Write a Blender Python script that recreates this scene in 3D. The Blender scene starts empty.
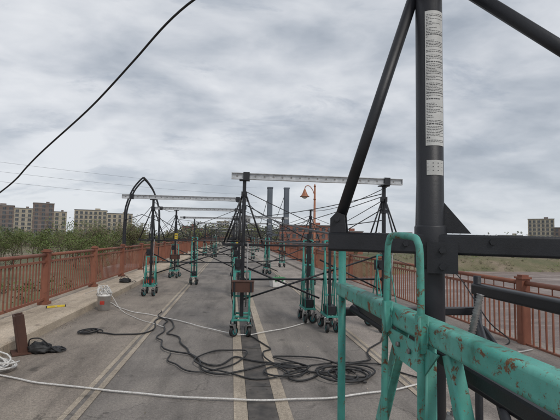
import bpy, math, random
from mathutils import Vector, Matrix, noise as mnoise
random.seed(7)
scene = bpy.context.scene
rad = math.radians

# ------------------------------------------------------------------ materials
def new_mat(name):
    m = bpy.data.materials.new(name); m.use_nodes = True
    nt = m.node_tree; nt.nodes.clear()
    out = nt.nodes.new('ShaderNodeOutputMaterial')
    b = nt.nodes.new('ShaderNodeBsdfPrincipled')
    nt.links.new(b.outputs[0], out.inputs[0])
    return m, nt, b

def noise_node(nt, co, scale, detail=6, rough=0.6, dist=0.0):
    n = nt.nodes.new('ShaderNodeTexNoise')
    n.inputs['Scale'].default_value = scale
    n.inputs['Detail'].default_value = detail
    n.inputs['Roughness'].default_value = rough
    n.inputs['Distortion'].default_value = dist
    nt.links.new(co, n.inputs['Vector'])
    return n.outputs['Fac']

def ramp(nt, fac, stops):
    r = nt.nodes.new('ShaderNodeValToRGB')
    el = r.color_ramp.elements
    while len(el) < len(stops): el.new(0.5)
    for e, (p, c) in zip(el, stops):
        e.position = p
        e.color = (c, c, c, 1) if isinstance(c, (int, float)) else (*c, 1)
    nt.links.new(fac, r.inputs[0])
    return r.outputs[0]

def mix(nt, fac, a, b, mode='MIX'):
    n = nt.nodes.new('ShaderNodeMixRGB'); n.blend_type = mode
    for sock, v in ((n.inputs[0], fac), (n.inputs[1], a), (n.inputs[2], b)):
        if isinstance(v, (int, float)): sock.default_value = v if sock == n.inputs[0] else (v, v, v, 1)
        elif isinstance(v, tuple): sock.default_value = (*v, 1)
        else: nt.links.new(v, sock)
    return n.outputs[0]

def bump(nt, b, h, strength=0.3, dist=0.01):
    n = nt.nodes.new('ShaderNodeBump')
    n.inputs['Strength'].default_value = strength
    n.inputs['Distance'].default_value = dist
    nt.links.new(h, n.inputs['Height'])
    nt.links.new(n.outputs[0], b.inputs['Normal'])

def objco(nt, sc=(1, 1, 1)):
    tc = nt.nodes.new('ShaderNodeTexCoord')
    mp = nt.nodes.new('ShaderNodeMapping')
    mp.inputs['Scale'].default_value = sc
    nt.links.new(tc.outputs['Object'], mp.inputs[0])
    return mp.outputs[0]

def simple(name, c1, c2, scale=8, rough=0.6, metal=0.0, bs=0.1, lo=0.35, hi=0.65):
    m, nt, b = new_mat(name)
    co = objco(nt)
    f = noise_node(nt, co, scale, 4)
    nt.links.new(ramp(nt, f, [(lo, c1), (hi, c2)]), b.inputs['Base Color'])
    b.inputs['Roughness'].default_value = rough
    b.inputs['Metallic'].default_value = metal
    if bs: bump(nt, b, noise_node(nt, co, scale * 6, 2), bs, 0.005)
    return m

def painted(name, paint, paint2, rust, scale=14, th=0.56, rough=0.45, grime=0.5, spk=0.66):
    m, nt, b = new_mat(name)
    co = objco(nt)
    big = noise_node(nt, co, scale, 8, 0.78, 0.5)
    fine = noise_node(nt, co, scale * 6, 5, 0.72)
    dirt = noise_node(nt, objco(nt, (1, 1, 0.5)), scale * 0.45, 7, 0.72)
    col = ramp(nt, noise_node(nt, co, scale * 0.3, 3), [(0.35, paint), (0.65, paint2)])
    col = mix(nt, grime, col, ramp(nt, dirt, [(0.32, (0.42, 0.36, 0.30)), (0.5, (0.9, 0.9, 0.88)), (0.75, (1.12, 1.12, 1.12))]), 'MULTIPLY')
    msk = ramp(nt, big, [(th, 0.0), (th + 0.04, 1.0)])
    sp = ramp(nt, fine, [(spk, 0.0), (spk + .03, 0.85)])
    msk = mix(nt, 1.0, msk, sp, 'LIGHTEN')
    rc = ramp(nt, fine, [(0.35, tuple(x * 0.4 for x in rust)), (0.65, rust)])
    nt.links.new(mix(nt, msk, col, rc), b.inputs['Base Color'])
    nt.links.new(ramp(nt, mix(nt, 0.5, msk, dirt), [(0, rough * 0.8), (0.4, rough * 1.2), (1, 0.9)]), b.inputs['Roughness'])
    bump(nt, b, mix(nt, 0.5, fine, big), 0.45, 0.002)
    return m

def asphalt_mat(name, base, warm):
    m, nt, b = new_mat(name)
    co = objco(nt)
    stretched = objco(nt, (1.6, 0.25, 1))
    f = noise_node(nt, co, 150, 2, 0.7)
    g = noise_node(nt, co, 38, 4, 0.7)
    p = noise_node(nt, co, 0.9, 6, 0.65, 0.5)
    s = noise_node(nt, stretched, 1.7, 5, 0.6, 0.3)
    c = ramp(nt, p, [(0.3, tuple(x * 0.74 for x in base)), (0.5, base), (0.7, warm)])
    c = mix(nt, 0.6, c, ramp(nt, f, [(0.3, 0.35), (0.5, 0.95), (0.72, 1.7)]), 'MULTIPLY')
    c = mix(nt, 0.65, c, ramp(nt, g, [(0.3, 0.55), (0.65, 1.28)]), 'MULTIPLY')
    c = mix(nt, 0.85, c, ramp(nt, s, [(0.3, 0.58), (0.5, 1.0), (0.7, 1.22)]), 'MULTIPLY')
    v = nt.nodes.new('ShaderNodeTexVoronoi'); v.feature = 'DISTANCE_TO_EDGE'
    v.inputs['Scale'].default_value = 0.38
    wv = nt.nodes.new('ShaderNodeVectorMath'); wv.operation = 'ADD'
    nn = nt.nodes.new('ShaderNodeTexNoise'); nn.inputs['Scale'].default_value = 2.2; nn.inputs['Detail'].default_value = 5
    nt.links.new(co, nn.inputs['Vector']); nt.links.new(co, wv.inputs[0]); nt.links.new(nn.outputs['Color'], wv.inputs[1])
    nt.links.new(wv.outputs[0], v.inputs['Vector'])
    cr = ramp(nt, v.outputs['Distance'], [(0.0, 0.4), (0.005, 1.0)])
    cm = ramp(nt, p, [(0.44, 0.0), (0.54, 0.85)])
    c = mix(nt, cm, c, mix(nt, 1.0, c, cr, 'MULTIPLY'))
    sp = noise_node(nt, co, 3.3, 3, 0.5)
    c = mix(nt, 1.0, c, ramp(nt, sp, [(0.25, 0.5), (0.37, 1.0)]), 'MULTIPLY')
    nt.links.new(c, b.inputs['Base Color'])
    b.inputs['Roughness'].default_value = 0.9
    bump(nt, b, f, 0.5, 0.006)
    return m

M = {}
M['asphalt'] = asphalt_mat('asphalt', (0.205, 0.183, 0.163), (0.255, 0.227, 0.197))
M['asphalt_b'] = asphalt_mat('asphalt_brown', (0.245, 0.208, 0.173), (0.29, 0.25, 0.205))
M['walk'] = asphalt_mat('walk_concrete', (0.31, 0.268, 0.235), (0.365, 0.318, 0.275))
M['band'] = asphalt_mat('band_concrete', (0.38, 0.32, 0.25), (0.455, 0.39, 0.31))
M['kerb'] = asphalt_mat('kerb_concrete', (0.46, 0.38, 0.29), (0.53, 0.45, 0.355))
M['slab'] = simple('slab_concrete', (0.22, 0.2, 0.18), (0.32, 0.29, 0.26), 0.8, 0.9)
M['plate'] = simple('steel_plate', (0.045, 0.041, 0.038), (0.12, 0.105, 0.092), 5, 0.7, 0.1)
M['rail'] = painted('railing_paint', (0.225, 0.08, 0.049), (0.285, 0.115, 0.07), (0.12, 0.06, 0.038), 5, 0.60, 0.65, 0.6)
M['teal'] = painted('teal_paint', (0.04, 0.26, 0.22), (0.075, 0.34, 0.29), (0.18, 0.08, 0.035), 26, 0.58, 0.55, 0.65, 0.64)
M['teal2'] = painted('teal_rusty', (0.06, 0.30, 0.25), (0.13, 0.41, 0.35), (0.20, 0.09, 0.04), 25, 0.55, 0.55, 0.95, 0.63)
M['black'] = painted('black_paint', (0.011, 0.012, 0.016), (0.02, 0.021, 0.026), (0.05, 0.038, 0.032), 25, 0.66, 0.45)
M['alu'] = simple('aluminium', (0.42, 0.43, 0.44), (0.6, 0.61, 0.62), 12, 0.4, 0.35)
M['steel'] = simple('galv_steel', (0.20, 0.195, 0.19), (0.34, 0.33, 0.32), 60, 0.45, 0.6)
M['brown'] = painted('brown_steel', (0.065, 0.03, 0.022), (0.10, 0.045, 0.03), (0.14, 0.065, 0.035), 9, 0.6, 0.7)
M['rubber'] = simple('rubber', (0.012, 0.012, 0.013), (0.03, 0.03, 0.03), 30, 0.6)
M['bluehub'] = simple('caster_hub', (0.03, 0.14, 0.15), (0.05, 0.22, 0.22), 30, 0.5)
M['rope'] = simple('white_rope', (0.5, 0.48, 0.45), (0.74, 0.73, 0.70), 60, 0.8, 0, 0.4)
M['wire'] = simple('steel_wire', (0.04, 0.04, 0.045), (0.08, 0.08, 0.08), 20, 0.5, 0.3)
M['whitep'] = simple('white_plastic', (0.58, 0.57, 0.54), (0.76, 0.75, 0.72), 10, 0.45)
M['label'] = simple('label_paper', (0.5, 0.5, 0.48), (0.66, 0.66, 0.64), 14, 0.5)
M['ink'] = simple('label_ink', (0.06, 0.06, 0.065), (0.13, 0.13, 0.13), 50, 0.6, 0, 0)
M['yellow'] = simple('yellow_plastic', (0.6, 0.43, 0.03), (0.7, 0.54, 0.06), 20, 0.5)
M['red'] = simple('red_plastic', (0.35, 0.03, 0.02), (0.45, 0.05, 0.03), 20, 0.5)
M['green'] = simple('green_plastic', (0.05, 0.2, 0.08), (0.08, 0.3, 0.12), 20, 0.5)
M['lamp'] = simple('lamp_copper', (0.28, 0.11, 0.055), (0.36, 0.15, 0.085), 6, 0.5, 0.2)
M['glass'] = simple('dark_glass', (0.05, 0.055, 0.065), (0.10, 0.11, 0.12), 0.4, 0.2, 0, 0)
M['glassw'] = simple('lamp_glass', (0.5, 0.48, 0.42), (0.6, 0.57, 0.5), 3, 0.3, 0, 0)
M['bark'] = simple('bark', (0.075, 0.058, 0.045), (0.13, 0.105, 0.08), 4, 0.9, 0, 0)
M['leafA'] = simple('leaf_olive', (0.085, 0.105, 0.03), (0.14, 0.165, 0.055), 0.5, 0.8, 0, 0)
M['leafB'] = simple('leaf_brown', (0.11, 0.09, 0.055), (0.16, 0.135, 0.08), 0.5, 0.8, 0, 0)
M['leafC'] = simple('leaf_green', (0.085, 0.13, 0.03), (0.15, 0.20, 0.06), 0.5, 0.8, 0, 0)
M['far'] = simple('far_foliage', (0.10, 0.115, 0.09), (0.15, 0.155, 0.12), 0.05, 0.95, 0, 0)  # desaturated leaf tones, mild distance haze mixed into the colour
M['brickdark'] = simple('dark_brick', (0.15, 0.115, 0.10), (0.21, 0.165, 0.145), 0.3, 0.85, 0, 0)
M['beige'] = simple('beige_stucco', (0.38, 0.335, 0.26), (0.45, 0.40, 0.31), 0.2, 0.85, 0, 0)
M['greywall'] = simple('grey_cladding', (0.24, 0.24, 0.24), (0.33, 0.32, 0.31), 0.2, 0.7, 0, 0)
M['redbrick'] = simple('red_brick', (0.24, 0.09, 0.062), (0.31, 0.13, 0.09), 0.4, 0.9, 0, 0)
M['pylon'] = simple('pylon_hazed', (0.10, 0.12, 0.145), (0.13, 0.15, 0.18), 0.2, 0.7, 0, 0)  # lightened blue-grey: distance haze is put into the tower colour
M['roof'] = simple('roof', (0.16, 0.16, 0.16), (0.24, 0.24, 0.24), 0.3, 0.8, 0, 0)

def ground_mat():
    m, nt, b = new_mat('ground_soil')
    co = objco(nt)
    a = noise_node(nt, co, 0.05, 8, 0.65); f = noise_node(nt, co, 1.5, 6, 0.7)
    c = ramp(nt, a, [(0.35, (0.09, 0.105, 0.05)), (0.5, (0.15, 0.135, 0.075)), (0.65, (0.24, 0.19, 0.14))])
    c = mix(nt, 0.6, c, ramp(nt, f, [(0.3, 0.6), (0.7, 1.3)]), 'MULTIPLY')
    nt.links.new(c, b.inputs['Base Color']); b.inputs['Roughness'].default_value = 0.95
    return m
M['ground'] = ground_mat()
def river_mat():
    m, nt, b = new_mat('river_water')
    co = objco(nt, (0.6, 1.3, 1))
    a = noise_node(nt, co, 0.07, 8, 0.72, 1.0)
    c = ramp(nt, a, [(0.36, (0.15, 0.10, 0.08)), (0.52, (0.24, 0.17, 0.14)), (0.64, (0.42, 0.345, 0.305))])
    nt.links.new(c, b.inputs['Base Color']); b.inputs['Roughness'].default_value = 0.35
    bump(nt, b, noise_node(nt, co, 0.7, 7, 0.7), 1.0, 0.8)
    return m
M['river'] = river_mat()

# ------------------------------------------------------------------ mesh builder
class MB:
    def __init__(s): s.v = []; s.f = []; s.m = []; s.sm = []; s.mats = []
    def mi(s, k):
        if k not in s.mats: s.mats.append(k)
        return s.mats.index(k)
    def face(s, idx, k, sm=False): s.f.append(idx); s.m.append(s.mi(k)); s.sm.append(sm)
    def tube(s, pts, r, k, n=8, caps=True, phase=0.0):
        pts = [Vector(p) for p in pts]
        if not isinstance(r, (list, tuple)): r = [r] * len(pts)
        t0 = (pts[1] - pts[0]).normalized()
        up = Vector((0, 0, 1)) if abs(t0.z) < 0.9 else Vector((0, 1, 0))
        u = t0.cross(up).normalized(); base = len(s.v)
        for i, p in enumerate(pts):
            if i == 0: t = t0
            elif i == len(pts) - 1: t = (pts[i] - pts[i - 1])
            else: t = (pts[i + 1] - pts[i]).normalized() + (pts[i] - pts[i - 1]).normalized()
            t = t.normalized() if t.length > 1e-9 else t0
            u = (u - t * u.dot(t)); u = u.normalized() if u.length > 1e-6 else t.orthogonal().normalized()
            w = t.cross(u)
            for j in range(n):
                a = 2 * math.pi * j / n + phase
                s.v.append(p + (u * math.cos(a) + w * math.sin(a)) * r[i])
        for i in range(len(pts) - 1):
            for j in range(n):
                a = base + i * n + j; b2 = base + i * n + (j + 1) % n
                s.face((a, b2, b2 + n, a + n), k, n > 5)
        if caps:
            s.face(tuple(base + j for j in range(n))[::-1], k)
            s.face(tuple(base + (len(pts) - 1) * n + j for j in range(n)), k)
    def box(s, c, sz, k, R=None):
        c = Vector(c); hx, hy, hz = sz[0] / 2, sz[1] / 2, sz[2] / 2; b = len(s.v)
        for x, y, z in ((-1, -1, -1), (1, -1, -1), (1, 1, -1), (-1, 1, -1), (-1, -1, 1), (1, -1, 1), (1, 1, 1), (-1, 1, 1)):
            p = Vector((x * hx, y * hy, z * hz))
            if R: p = R @ p
            s.v.append(c + p)
        for q in ((0, 3, 2, 1), (4, 5, 6, 7), (0, 1, 5, 4), (1, 2, 6, 5), (2, 3, 7, 6), (3, 0, 4, 7)):
            s.face(tuple(b + i for i in q), k)
    def bar(s, p1, p2, w, h, k, ch=0.0):
        """rectangular tube with chamfered corners between two points"""
        p1 = Vector(p1); p2 = Vector(p2); t = (p2 - p1).normalized()
        up = Vector((0, 0, 1)) if abs(t.z) < 0.95 else Vector((0, 1, 0))
        u = t.cross(up).normalized(); v = u.cross(t); c = min(w, h) * 0.14 if not ch else ch
        prof = [(-w/2 + c, -h/2), (w/2 - c, -h/2), (w/2, -h/2 + c), (w/2, h/2 - c), (w/2 - c, h/2), (-w/2 + c, h/2), (-w/2, h/2 - c), (-w/2, -h/2 + c)]
        b = len(s.v)
        for p in (p1, p2):
            for x, y in prof: s.v.append(p + u * x + v * y)
        for j in range(8):
            a = b + j; d = b + (j + 1) % 8
            s.face((a, d, d + 8, a + 8), k)
        s.face(tuple(b + j for j in range(8))[::-1], k); s.face(tuple(b + 8 + j for j in range(8)), k)
    def rbar(s, p1, p2, w, h, k, c=0.008):
        """rectangular hollow section with rounded corners"""
        p1 = Vector(p1); p2 = Vector(p2); t = (p2 - p1).normalized()
        up = Vector((0, 0, 1)) if abs(t.z) < 0.95 else Vector((0, 1, 0))
        u = t.cross(up).normalized(); v = u.cross(t); prof = []
        for cx, cy, a0 in ((w/2 - c, h/2 - c, 0), (-w/2 + c, h/2 - c, 90), (-w/2 + c, -h/2 + c, 180), (w/2 - c, -h/2 + c, 270)):
            for i in range(5):
                a = rad(a0 + i * 22.5); prof.append((cx + c * math.cos(a), cy + c * math.sin(a)))
        n = len(prof); b = len(s.v)
        for p in (p1, p2):
            for x, y in prof: s.v.append(p + u * x + v * y)
        for j in range(n):
            a = b + j; d = b + (j + 1) % n
            s.face((a, d, d + n, a + n), k, (j % 5) != 4)
        s.face(tuple(b + j for j in range(n))[::-1], k); s.face(tuple(b + n + j for j in range(n)), k)
    def prism(s, pts, off, k):
        n = len(pts); b = len(s.v); off = Vector(off)
        for p in pts: s.v.append(Vector(p))
        for p in pts: s.v.append(Vector(p) + off)
        s.face(tuple(range(b, b + n))[::-1], k); s.face(tuple(range(b + n, b + 2 * n)), k)
        for j in range(n):
            a = b + j; d = b + (j + 1) % n
            s.face((a, d, d + n, a + n), k)
    def mesh(s, name):
        me = bpy.data.meshes.new(name)
        me.from_pydata([tuple(v) for v in s.v], [], s.f)
        for k in s.mats: me.materials.append(M[k])
        me.polygons.foreach_set('material_index', s.m)
        me.polygons.foreach_set('use_smooth', s.sm)
        me.update(); return me
    def obj(s, name, loc=(0, 0, 0), rz=0, sc=1):
        return put(s.mesh(name), name, loc, rz, sc)

def put(me, name, loc=(0, 0, 0), rz=0, sc=1):
    o = bpy.data.objects.new(name, me)
    scene.collection.objects.link(o)
    o.location = loc; o.rotation_euler = (0, 0, rz); o.scale = (sc,) * 3 if not isinstance(sc, tuple) else sc
    return o

def array(o, count, off):
    md = o.modifiers.new('repeat', 'ARRAY'); md.count = count
    md.use_relative_offset = False; md.use_constant_offset = True; md.constant_offset_displace = off

def smooth_path(pts, sub=8):
    P = [Vector(p) for p in pts]; out = []
    for i in range(len(P) - 1):
        p0 = P[max(i - 1, 0)]; p1 = P[i]; p2 = P[i + 1]; p3 = P[min(i + 2, len(P) - 1)]
        for j in range(sub):
            t = j / sub
            out.append(0.5 * ((2 * p1) + (p2 - p0) * t + (2 * p0 - 5 * p1 + 4 * p2 - p3) * t * t + (3 * p1 - p0 - 3 * p2 + p3) * t ** 3))
    out.append(P[-1]); return out

def sag(p1, p2, s, n=14):
    p1 = Vector(p1); p2 = Vector(p2)
    return [p1.lerp(p2, i / n) - Vector((0, 0, s * 4 * (i / n) * (1 - i / n))) for i in range(n + 1)]

# ------------------------------------------------------------------ terrain and river
Y0, Y1 = -12, 262
def yfar(x):
    return min(165, 45 + 5 * min(x, 15) + 0.55 * max(0, x - 15)) if x > 0 else 45 - 0.10 * x
def land_h(x, y):
    d = y - yfar(x)
    n = mnoise.noise(Vector((x * 0.012, y * 0.012, 0))) * 1.5 + mnoise.noise(Vector((x * 0.06, y * 0.06, 3))) * 0.5
    if -75 < y and d < 0: return -13.5
    e = max(0.0, min(1.0, d / 14)) if y > -75 else 1
    h = -13.5 + e * 6.5 + e * n
    t = max(0, min(1, (y - 200) / 55)) * max(0, min(1, (60 - abs(x)) / 45))
    h = h * (1 - t) + (-0.35) * t
    r = max(0, min(1, (math.hypot(x, y) - 350) / 900)); h += r * 7
    return h
xs = [math.copysign(abs(i / 60) ** 2.2 * 2600, i) for i in range(-60, 61)]
ys = [-300, -150, -80, -75, -60, -30, 0, 20, 30, 36] + [40 + 6 * i for i in range(60)] + [400 + 2200 * ((i + 1) / 22) ** 2 for i in range(22)]
g = MB()
for y in ys:
    for x in xs: g.v.append((x, y, land_h(x, y)))
nx = len(xs)
for j in range(len(ys) - 1):
    for i in range(nx - 1):
        a = j * nx + i; g.face((a, a + 1, a + nx + 1, a + nx), 'ground', True)
g.obj('ground')
r = MB()
r.v += [(-1500, -75, -12), (1500, -75, -12), (1500, 330, -12), (-1500, 330, -12)]
r.face((0, 1, 2, 3), 'river'); r.obj('river')

# ------------------------------------------------------------------ bridge
b = MB()
b.box((0.25, (Y0 + Y1) / 2, -0.46), (9.2, Y1 - Y0, 0.90), 'slab')
b.box((0.25, (Y0 + Y1) / 2, -1.7), (6.0, Y1 - Y0, 1.56), 'slab')
for y in range(20, 250, 30):
    b.box((0.25, y, -3.1), (8.4, 2.0, 1.2), 'slab')
    b.box((0.25, y, -9.3), (6.6, 1.6, 11.2), 'slab')
b.obj('bridge')
def sheet(name, x0, x1, z, k, y0=Y0, y1=Y1):
    s = MB(); s.v += [(x0, y0, z), (x1, y0, z), (x1, y1, z), (x0, y1, z)]; s.face((0, 1, 2, 3), k); return s.obj(name)
r = sheet('road', -3.0, 3.5, 0.0, 'asphalt')
sheet('asphalt_lane', -3.0, -1.50, 0.004, 'asphalt_b')
sheet('asphalt_lane', 2.14, 3.5, 0.004, 'walk')
s = MB()
for x0, x1 in ((-1.495, -1.435), (-1.385, -1.315), (0.06, 0.19), (0.47, 0.60), (1.98, 2.04), (2.08, 2.135)):
    s.v += [(x0, Y0, 0.008), (x1, Y0, 0.008), (x1, Y1, 0.008), (x0, Y1, 0.008)]; n = len(s.v) - 4
    s.face((n, n + 1, n + 2, n + 3), 'band')
for x0, x1 in ((-1.434, -1.386), (2.041, 2.079)):
    s.v += [(x0, Y0, 0.006), (x1, Y0, 0.006), (x1, Y1, 0.006), (x0, Y1, 0.006)]; n = len(s.v) - 4
    s.face((n, n + 1, n + 2, n + 3), 'asphalt')
s.obj('pavement_band')
s = MB(); s.box((0.33, 0.745, 0.006), (0.272, 1.485, 0.012), 'plate')
for sx in (0.24, 0.42):
    for sy in (0.08, 0.75, 1.42): s.tube([(sx, sy, 0.012), (sx, sy, 0.016)], 0.010, 'plate', 8)
o = s.obj('steel_channel_cover', (0, Y0, 0)); array(o, int((Y1 - Y0) / 1.5), (0, 1.5, 0))
def kerb(name, x0, x1, h, face):
    s = MB(); L = 2.988; c = 0.02
    if face > 0: prof = [(x0, -0.01), (x1, -0.01), (x1, h - c), (x1 - c, h), (x0, h)]
    else: prof = [(x0, -0.01), (x1, -0.01), (x1, h), (x0 + c, h), (x0, h - c)]
    s.prism([(x, 0, z) for x, z in prof], (0, L, 0), 'kerb' if face > 0 else 'walk')
    o = s.obj(name, (0, Y0, 0)); array(o, int((Y1 - Y0) / 3), (0, 3.0, 0))
kerb('kerb', -4.25, -3.0, 0.15, 1)
kerb('kerb', 3.5, 4.8, 0.10, -1)
s = MB(); rnd = random.Random(8)
for i in range(900):
    y = rnd.uniform(3.2, 22); x = -3.0 + abs(rnd.gauss(0, 0.10)) + 0.01 if rnd.random() < 0.6 else rnd.uniform(-2.9, 3.4)
    q = rnd.uniform(0.003, 0.008); a = rnd.uniform(0, 3.14); z = 0.013 + q * .3
    s.box((x, y, z), (q * 2, q, q * .7), rnd.choice(['bark', 'leafB', 'slab', 'kerb', 'kerb']), Matrix.Rotation(a, 3, 'Z'))
s.obj('debris')

# railing
def railing(x, z0, yoff, side):
    s = MB(); L = 3.0
    s.box((0, 0, 0.55), (0.13, 0.13, 1.10), 'rail'); s.box((0, 0, 1.115), (0.17, 0.17, 0.03), 'rail')
    s.box((0, 0, 1.145), (0.11, 0.11, 0.03), 'rail'); s.box((0, 0, 0.03), (0.2, 0.2, 0.06), 'rail')
    s.box((-0.0, 0, 0.62), (0.139, 0.08, 0.7), 'rail')
    a, e = 0.065, L - 0.065; m = (a + e) / 2; l = e - a
    s.tube([(0, a, 1.04), (0, e, 1.04)], 0.036, 'rail', 8)
    s.box((0, m, 0.90), (0.04, l, 0.045), 'rail'); s.box((0, m, 0.12), (0.045, l, 0.05), 'rail')
    k = 23
    for i in range(1, k):
        y = a + l * i / k
        s.box((0, y, 0.51), (0.02, 0.02, 0.735), 'rail')
        if i % 2: s.tube([(0, y, 0.922), (0, y, 1.01)], 0.009, 'rail', 6)
    o = s.obj('metal_railing', (x, yoff, z0)); array(o, int((Y1 - yoff) / 3), (0, 3.0, 0))
railing(-3.9, 0.15, 9.1 - 18, -1)
railing(4.45, 0.10 - 0.12, 5.7 - 15, 1)

# ------------------------------------------------------------------ mast carts
def caster(s, x, y, r=0.085, yaw=0.0):
    cy, sy = math.cos(yaw), math.sin(yaw)
    ax = Vector((cy, sy, 0)); fw = Vector((-sy, cy, 0)); c = Vector((x, y, r)) + fw * 0.03
    s.tube([c - ax * 0.024, c + ax * 0.024], r, 'rubber', 18)
    s.tube([c - ax * 0.029, c + ax * 0.029], r * 0.6, 'bluehub', 14)
    s.tube([c - ax * 0.044, c + ax * 0.044], 0.012, 'steel', 8)
    R = Matrix.Rotation(yaw, 3, 'Z')
    for sg in (-1, 1):
        p = c + ax * 0.037 * sg
        s.prism([p + Vector((0, 0, -0.02)) - fw * 0.02, p + Vector((0, 0, -0.02)) + fw * 0.02, p + Vector((0, 0, r + 0.02)) + fw * 0.0, p + Vector((0, 0, r + 0.02)) - fw * 0.065], ax * 0.005 * sg, 'steel')
    s.box((x, y, 2 * r + 0.022), (0.08, 0.08, 0.012), 'steel', R)
    s.tube([(x, y, 2 * r + 0.028), (x, y, 0.26)], 0.018, 'steel', 10)

def cart_base(s, w=0.13, l=0.30, h=1.05, seed=0, tk='teal'):
    rnd = random.Random(seed)
    for x in (-w, w):
        for y in (-l, l):
            caster(s, x, y, 0.085, rnd.uniform(-0.9, 0.9))
    for x in (-w, w): s.tube([(x, 0, 0.26), (x, 0, h)], 0.017, tk, 8)
    for x in (-w, w): s.bar((x, -l - .02, 0.27), (x, l + .02, 0.27), 0.04, 0.04, tk)
    for y in (-l, 0, l): s.bar((-w, y, 0.272), (w, y, 0.272), 0.034, 0.034, tk)
    for z in (0.62, h - 0.01): s.bar((-w, 0.002, z), (w, 0.002, z), 0.032, 0.032, tk)
    for x in (-w, w):
        for q in (-1, 1): s.tube([(x, q * l, 0.29), (x, q * 0.01, h * 0.82)], 0.012, tk, 6)

def mast_mesh(seed, box=True, tall=2.62, h=1.05):
    s = MB(); cart_base(s, seed=seed, h=h)
    if box:
        s.box((0.02, -0.14, 0.80), (0.36, 0.20, 0.17), 'brown'); s.box((0.02, -0.14, 0.89), (0.38, 0.22, 0.014), 'brown')
        for x in (-0.12, 0.16): s.box((x, -0.246, 0.80), (0.03, 0.012, 0.17), 'black')
    s.bar((0, 0, 0.28), (0, 0, tall), 0.062, 0.062, 'black')
    s.box((0, 0, tall + 0.01), (0.18, 0.14, 0.02), 'black')
    for z in (0.9, 1.55, 2.15): s.box((0, 0, z), (0.085, 0.085, 0.07), 'black')
    s.bar((-0.36, 0, 1.50), (0.36, 0, 1.50), 0.042, 0.042, 'black')
    s.bar((0, -0.5, 1.502), (0, 0.5, 1.502), 0.04, 0.04, 'black')
    for p in ((-0.34, 0), (0.34, 0), (0, -0.47), (0, 0.47)):
        s.tube([(p[0], p[1], 1.52), (p[0] * 0.08, p[1] * 0.08, 2.38)], 0.015, 'black', 8)
        s.box((p[0], p[1], 1.53), (0.05, 0.05, 0.03), 'black')
    s.box((0, 0, 2.38), (0.10, 0.10, 0.09), 'black')
    s.tube([(0.07, -0.07, 0.45), (0.09, -0.2, 1.52)], 0.011, 'steel', 8)
    s.box((-0.08, 0.05, 1.16), (0.11, 0.15, 0.18), 'black')
    s.tube([(-0.08, -0.03, 1.15), (-0.08, -0.05, 1.15)], 0.04, 'black', 12)
    s.tube(smooth_path([(-0.08, 0.02, 1.24), (-0.16, -0.05, 1.1), (-0.18, -0.08, 0.7), (-0.1, -0.12, 0.32)], 5), 0.008, 'rubber', 6)
    return s.mesh('rolling_mast_cart')
masts = [mast_mesh(1, True), mast_mesh(2, False, h=1.35), mast_mesh(3, False), mast_mesh(4, True, h=1.3)]
def low_mesh(seed):
    s = MB(); cart_base(s, 0.09, 0.22, 1.60, seed)
    s.bar((0, 0, 0.3), (0, 0, 1.72), 0.045, 0.045, 'black')
    s.box((0, -0.02, 0.37), (0.17, 0.32, 0.14), 'black')
    s.bar((-.09, 0.002, 1.1), (.09, 0.002, 1.1), 0.03, 0.03, 'teal')
    return s.mesh('rolling_support_cart')
lows = [low_mesh(11), low_mesh(12)]

def beam_mesh(L):
    s = MB(); h = 0.10
    s.box((L / 2, 0, h), (L, 0.075, 0.012), 'alu'); s.box((L / 2, 0, 0), (L, 0.075, 0.012), 'alu')
    s.box((L / 2, 0, h / 2), (L - 0.004, 0.012, h - 0.013), 'alu')
    n = int(L / 0.16)
    for i in range(n):
        x = 0.1 + i * 0.16
        s.tube([(x, -0.008, h / 2), (x, 0.008, h / 2)], 0.018, 'steel', 10)
    for x in (0.006, L - 0.006): s.box((x, 0, h / 2), (0.012, 0.07, h - 0.014), 'alu')
    for x in (0.26, L - 0.3): s.box((x, 0, h / 2), (0.11, 0.09, h + 0.04), 'black')
    return s.mesh('aluminum_beam')
beamR, beamL = beam_mesh(3.15), beam_mesh(3.5)

YC = [7.0, 11.5, 17, 24, 32, 42, 54, 68, 86, 108, 135]
YL = [11.5, 16.2, 24, 34, 45, 58, 74, 96, 122]
YR = [7.0, 14, 22, 32, 44, 58, 76, 100]
for i, y in enumerate(YC): put(masts[(0, 2, 1, 3)[i % 4]], 'rolling_mast_cart', (0.2 + random.uniform(-.06, .06) * (i > 0), y, 0.009), random.uniform(-0.1, 0.1))
for i, y in enumerate(YR): put(masts[(i + 1) % 4], 'rolling_mast_cart', (2.8, y + 0.15, 0.009), random.uniform(-0.1, 0.1))
for i, y in enumerate(YL): put(masts[(2, 3, 1)[i % 3]], 'rolling_mast_cart', (-2.2, y, 0.009), random.uniform(-0.1, 0.1))
for y in (7.0, 22, 32, 58, 100): put(beamR, 'aluminum_beam', (-0.03, y, 2.66), 0.02)
for y in (11.5, 16.2, 24, 34, 54, 86): put(beamL, 'aluminum_beam', (-3.05, y, 2.66), random.uniform(-0.03, 0.02))
for i, (x, y) in enumerate([(1.52, 7.9), (1.78, 7.15), (1.6, 18), (-1.25, 14), (1.6, 30), (-1.3, 32)]):
    put(lows[i % 2], 'rolling_support_cart', (x, y, 0.009), random.uniform(-0.3, 0.3))

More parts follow.
